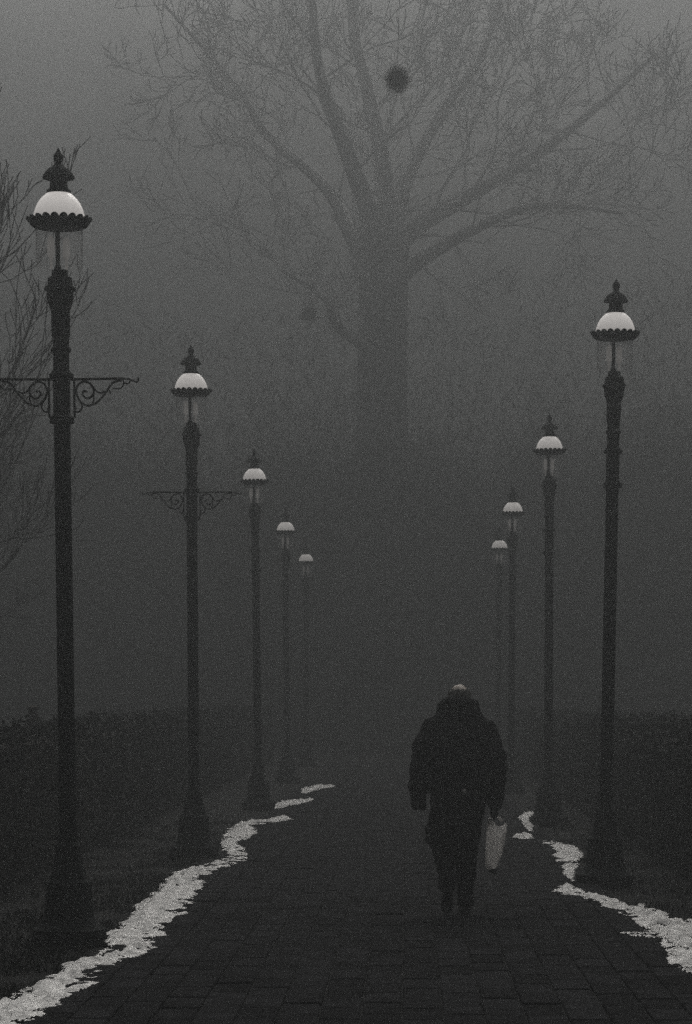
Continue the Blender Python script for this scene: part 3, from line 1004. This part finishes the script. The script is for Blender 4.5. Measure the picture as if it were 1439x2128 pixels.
# gloved hands, five separate fingers each
def hand(s, wr, palm_c, fl, curl, holding):
    mb = MB()
    wr, pc = Vector(wr), Vector(palm_c)
    d = (pc - wr).normalized()
    mb.tube([wr - d * .02, wr, pc, pc + d * .035], [.028, .027, .036, .030], 10, flat=0.55)
    fwd = Vector((0, 1, 0))
    inward = Vector((-s, 0, 0))
    for i, (off, ln) in enumerate(zip((.030, .010, -.010, -.029), (.070, .079, .073, .058))):
        root = pc + d * .03 + fwd * off
        p1 = root + d * ln * .45 + inward * curl * .010
        p2 = p1 + (d * (1 - curl) + inward * curl).normalized() * ln * .35
        p3 = p2 + (d * (0.4 - curl) + inward * curl * 1.2).normalized() * ln * .28
        mb.tube([root - d * .015, root, p1, p2, p3], [.009, .0095, .009, .0082, .0065], 8)
    t0 = pc - d * .005 + fwd * .034
    mb.tube([t0 - fwd * .01, t0, t0 + fwd * .022 + d * .022 + inward * .012, t0 + fwd * .018 + d * .05 + inward * (.012 + .016 * curl)], [.011, .0115, .010, .008], 8)
    return remeshed(mb, 'hand', M_GLOVE, person, 0.0035, 2)
hand(-1, (-.290, .07, .88), (-.288, .085, .84), 1, .6, False)
hr = hand(1, (.280, .06, .80), (.282, .075, .748), 1, .95, True)

# trousers
mb = MB()
mb.loft([(.66, 0, 0, .17, .13), (.80, 0, 0, .175, .13)], 18)
mb.tube([(-.09, .0, .78), (-.100, .035, .56), (-.100, .05, .46), (-.090, -.03, .36), (-.080, -.115, .285), (-.076, -.155, .24), (-.075, -.18, .21)], [.105, .090, .085, .074, .064, .064, .062], 16)
mb.tube([(.085, 0, .78), (.080, .025, .56), (.075, .03, .42), (.066, .015, .27), (.062, .0, .13), (.062, .0, .065)], [.105, .092, .084, .072, .062, .062], 16)
remeshed(mb, 'trousers', M_TROUSER, person, 0.010, 2, 0.014, 8)

# shoes
def shoe(heel, toe, up):
    mb = MB()
    h, t = Vector(heel), Vector(toe)
    d = (t - h).normalized()
    n_ = (Vector(up) - d * Vector(up).dot(d)).normalized()
    w = d.cross(n_)
    L = (t - h).length
    rings = [(0, .026, .030), (.06, .036, .05), (.25, .038, .058), (.5, .043, .042), (.75, .048, .034), (.92, .040, .026), (1.0, .020, .016)]
    vs_, fs_ = [], []
    N = 14
    for (q, rw, rh) in rings:
        for k in range(N):
            a = 2 * math.pi * k / N
            vs_.append(h + d * (q * L) + w * math.cos(a) * rw + n_ * (max(math.sin(a), -0.75) * rh + rh * .75))
    for i in range(len(rings) - 1):
        for k in range(N):
            a, b_ = i * N + k, i * N + (k + 1) % N
            fs_.append((a, b_, b_ + N, a + N))
    fs_.append(tuple(range(N))[::-1])
    fs_.append(tuple((len(rings) - 1) * N + k for k in range(N)))
    mb.add(vs_, fs_)
    q0 = h + d * L * .12
    mb.tube([q0 + n_ * .04, q0 + n_ * .10], [.042, .044], 12)
    return remeshed(mb, 'shoe', M_SHOE, person, 0.006, 2)
shoe((.058, -.05, .0), (.066, .24, .0), (0, 0, 1))
shoe((-.072, -.225, .185), (-.078, -.07, .015), (0, 1, 0.75))

# coat with sleeves, one garment
mb = MB()
mb.loft([(.505, -.045, -.01, .158, .14), (.52, -.035, -.005, .205, .185), (.62, -.020, 0, .205, .185), (.76, -.004, 0, .206, .18), (.92, 0, .005, .215, .175), (1.08, .003, .02, .232, .178), (1.22, .003, .04, .248, .178), (1.32, .004, .06, .255, .17), (1.39, .005, .08, .24, .15), (1.44, .005, .10, .205, .125), (1.49, .006, .115, .15, .11), (1.52, .006, .12, .11, .10)], 28)
mb.tube([(-.195, .07, 1.365), (-.262, .05, 1.22), (-.292, .02, 1.06), (-.296, .045, .93), (-.291, .08, .80), (-.290, .085, .775)], [.088, .084, .078, .068, .066, .064], 16)
mb.tube([(.205, .07, 1.365), (.268, .05, 1.22), (.296, .02, 1.06), (.294, .04, .92), (.280, .06, .775)], [.088, .084, .078, .066, .060], 16)
mb.ball((-.20, .075, 1.36), (.088, .09, .085))
mb.ball((.21, .075, 1.36), (.088, .09, .085))
mb.tube([(-.13, .05, .53), (-.20, .03, .515), (-.215, .02, .55), (-.19, .02, .66)], [.05, .032, .035, .05], 10)   # flaring left hem
coat = remeshed(mb, 'coat', M_COAT, person, 0.011, 3, 0.020, 5.5)
mb = MB()
mb.ball((.046, -.176, .915), (.016, .006, .018), 12, 7)
mb.build('back_button', M_POSTPALE, coat, True)
# thick turned-up collar / hood roll
mb = MB()
ring = []
for k in range(25):
    a = 2 * math.pi * k / 24
    ring.append((.006 + .098 * math.cos(a), .125 + .088 * math.sin(a), 1.505 - .03 * math.sin(a)))
mb.tube(ring, .064, 12)
mb.loft([(1.40, .004, .06, .20, .10), (1.45, .004, .07, .185, .105), (1.50, .005, .09, .165, .10), (1.55, .006, .11, .125, .085), (1.575, .006, .115, .08, .06)], 20)
remeshed(mb, 'collar', M_COLLAR, person, 0.009, 3, 0.016, 14)
# hair fringe round the bald crown
mb = MB()
for k in range(17):
    a = math.pi * (1.0 + k / 16)
    mb.ball((.014 + .070 * math.cos(a), .188 + .088 * math.sin(a), 1.600 + .010 * math.sin(k * 2.1)), (.022, .024, .050), 8, 6)
remeshed(mb, 'hair', M_HAIR, person, 0.006, 2, 0.006, 40)

# ------------------------------------------------------------------ the carrier bag in the right hand
bag = empty('carrier_bag', (MAN[0] + .277, MAN[1] + .08, .012), 'half see-through white plastic carrier bag hanging from the walking person\'s right hand', 'bag')
mb = MB()
N = 36
rings = [(.668, .026, .050, .040), (.655, .020, .062, .050), (.61, .010, .064, .056), (.53, .003, .060, .058), (.45, -.007, .053, .054), (.39, -.018, .043, .046), (.35, -.026, .034, .036), (.325, -.030, .022, .024)]
vs_, fs_ = [], []
for i, (z, cx, rx_, ry_) in enumerate(rings):
    for k in range(N):
        a = 2 * math.pi * k / N
        fo_ = 1 + 0.13 * math.sin(4 * a + 0.5 * i) + 0.10 * math.sin(9 * a + 0.9 * i)
        zz = z + (0.022 * math.cos(2 * a) + 0.02 * math.cos(a) * -1 if i < 2 else 0.004 * math.sin(3 * a))
        vs_.append((cx + rx_ * fo_ * math.cos(a), ry_ * fo_ * math.sin(a), zz))
for i in range(len(rings) - 1):
    for k in range(N):
        a, b_ = i * N + k, i * N + (k + 1) % N
        fs_.append((a, b_, b_ + N, a + N))
fs_.append(tuple((len(rings) - 1) * N + k for k in range(N)))
mb.add(vs_, fs_)
mb.build('sack', M_PLASTIC, bag, True)
for s in (-1, 1):
    mb = MB()
    mb.tube([(.018 - .052 * 1, .03 * s, .66), (-.038, .02 * s, .70), (-.022, .008 * s, .735), (-.006, 0.0, .722), (.016, .008 * s, .735), (.032, .02 * s, .71), (.05, .03 * s, .685)], [.013, .009, .006, .006, .006, .009, .013], 8, flat=0.35)
    mb.build('handle', M_PLASTIC, bag, True)
mb = MB()
mb.tube([(-.045, 0, .352), (-.03, .0, .335), (-.008, .0, .318), (.014, 0, .308)], [.012, .024, .024, .012], 10)
mb.build('bottom_corner', M_DARKBAG, bag, True)

# ------------------------------------------------------------------ haze: one closed box of even air
HZ = MB()
HZ.box(-170, 170, -60, 220, -1.1, 37.5)
M_HAZE = bpy.data.materials.new('haze')
M_HAZE.use_nodes = True
n = M_HAZE.node_tree
n.nodes.clear()
out = n.nodes.new('ShaderNodeOutputMaterial')
pvn = n.nodes.new('ShaderNodeVolumePrincipled')
pvn.inputs['Color'].default_value = (0.192, 0.198, 0.200, 1)
pvn.inputs['Density'].default_value = 0.0235
pvn.inputs['Anisotropy'].default_value = 0.65
n.links.new(pvn.outputs[0], out.inputs['Volume'])
haze = HZ.build('haze', M_HAZE)
tag(haze, 'thick grey fog filling the whole air', 'fog', kind='stuff')
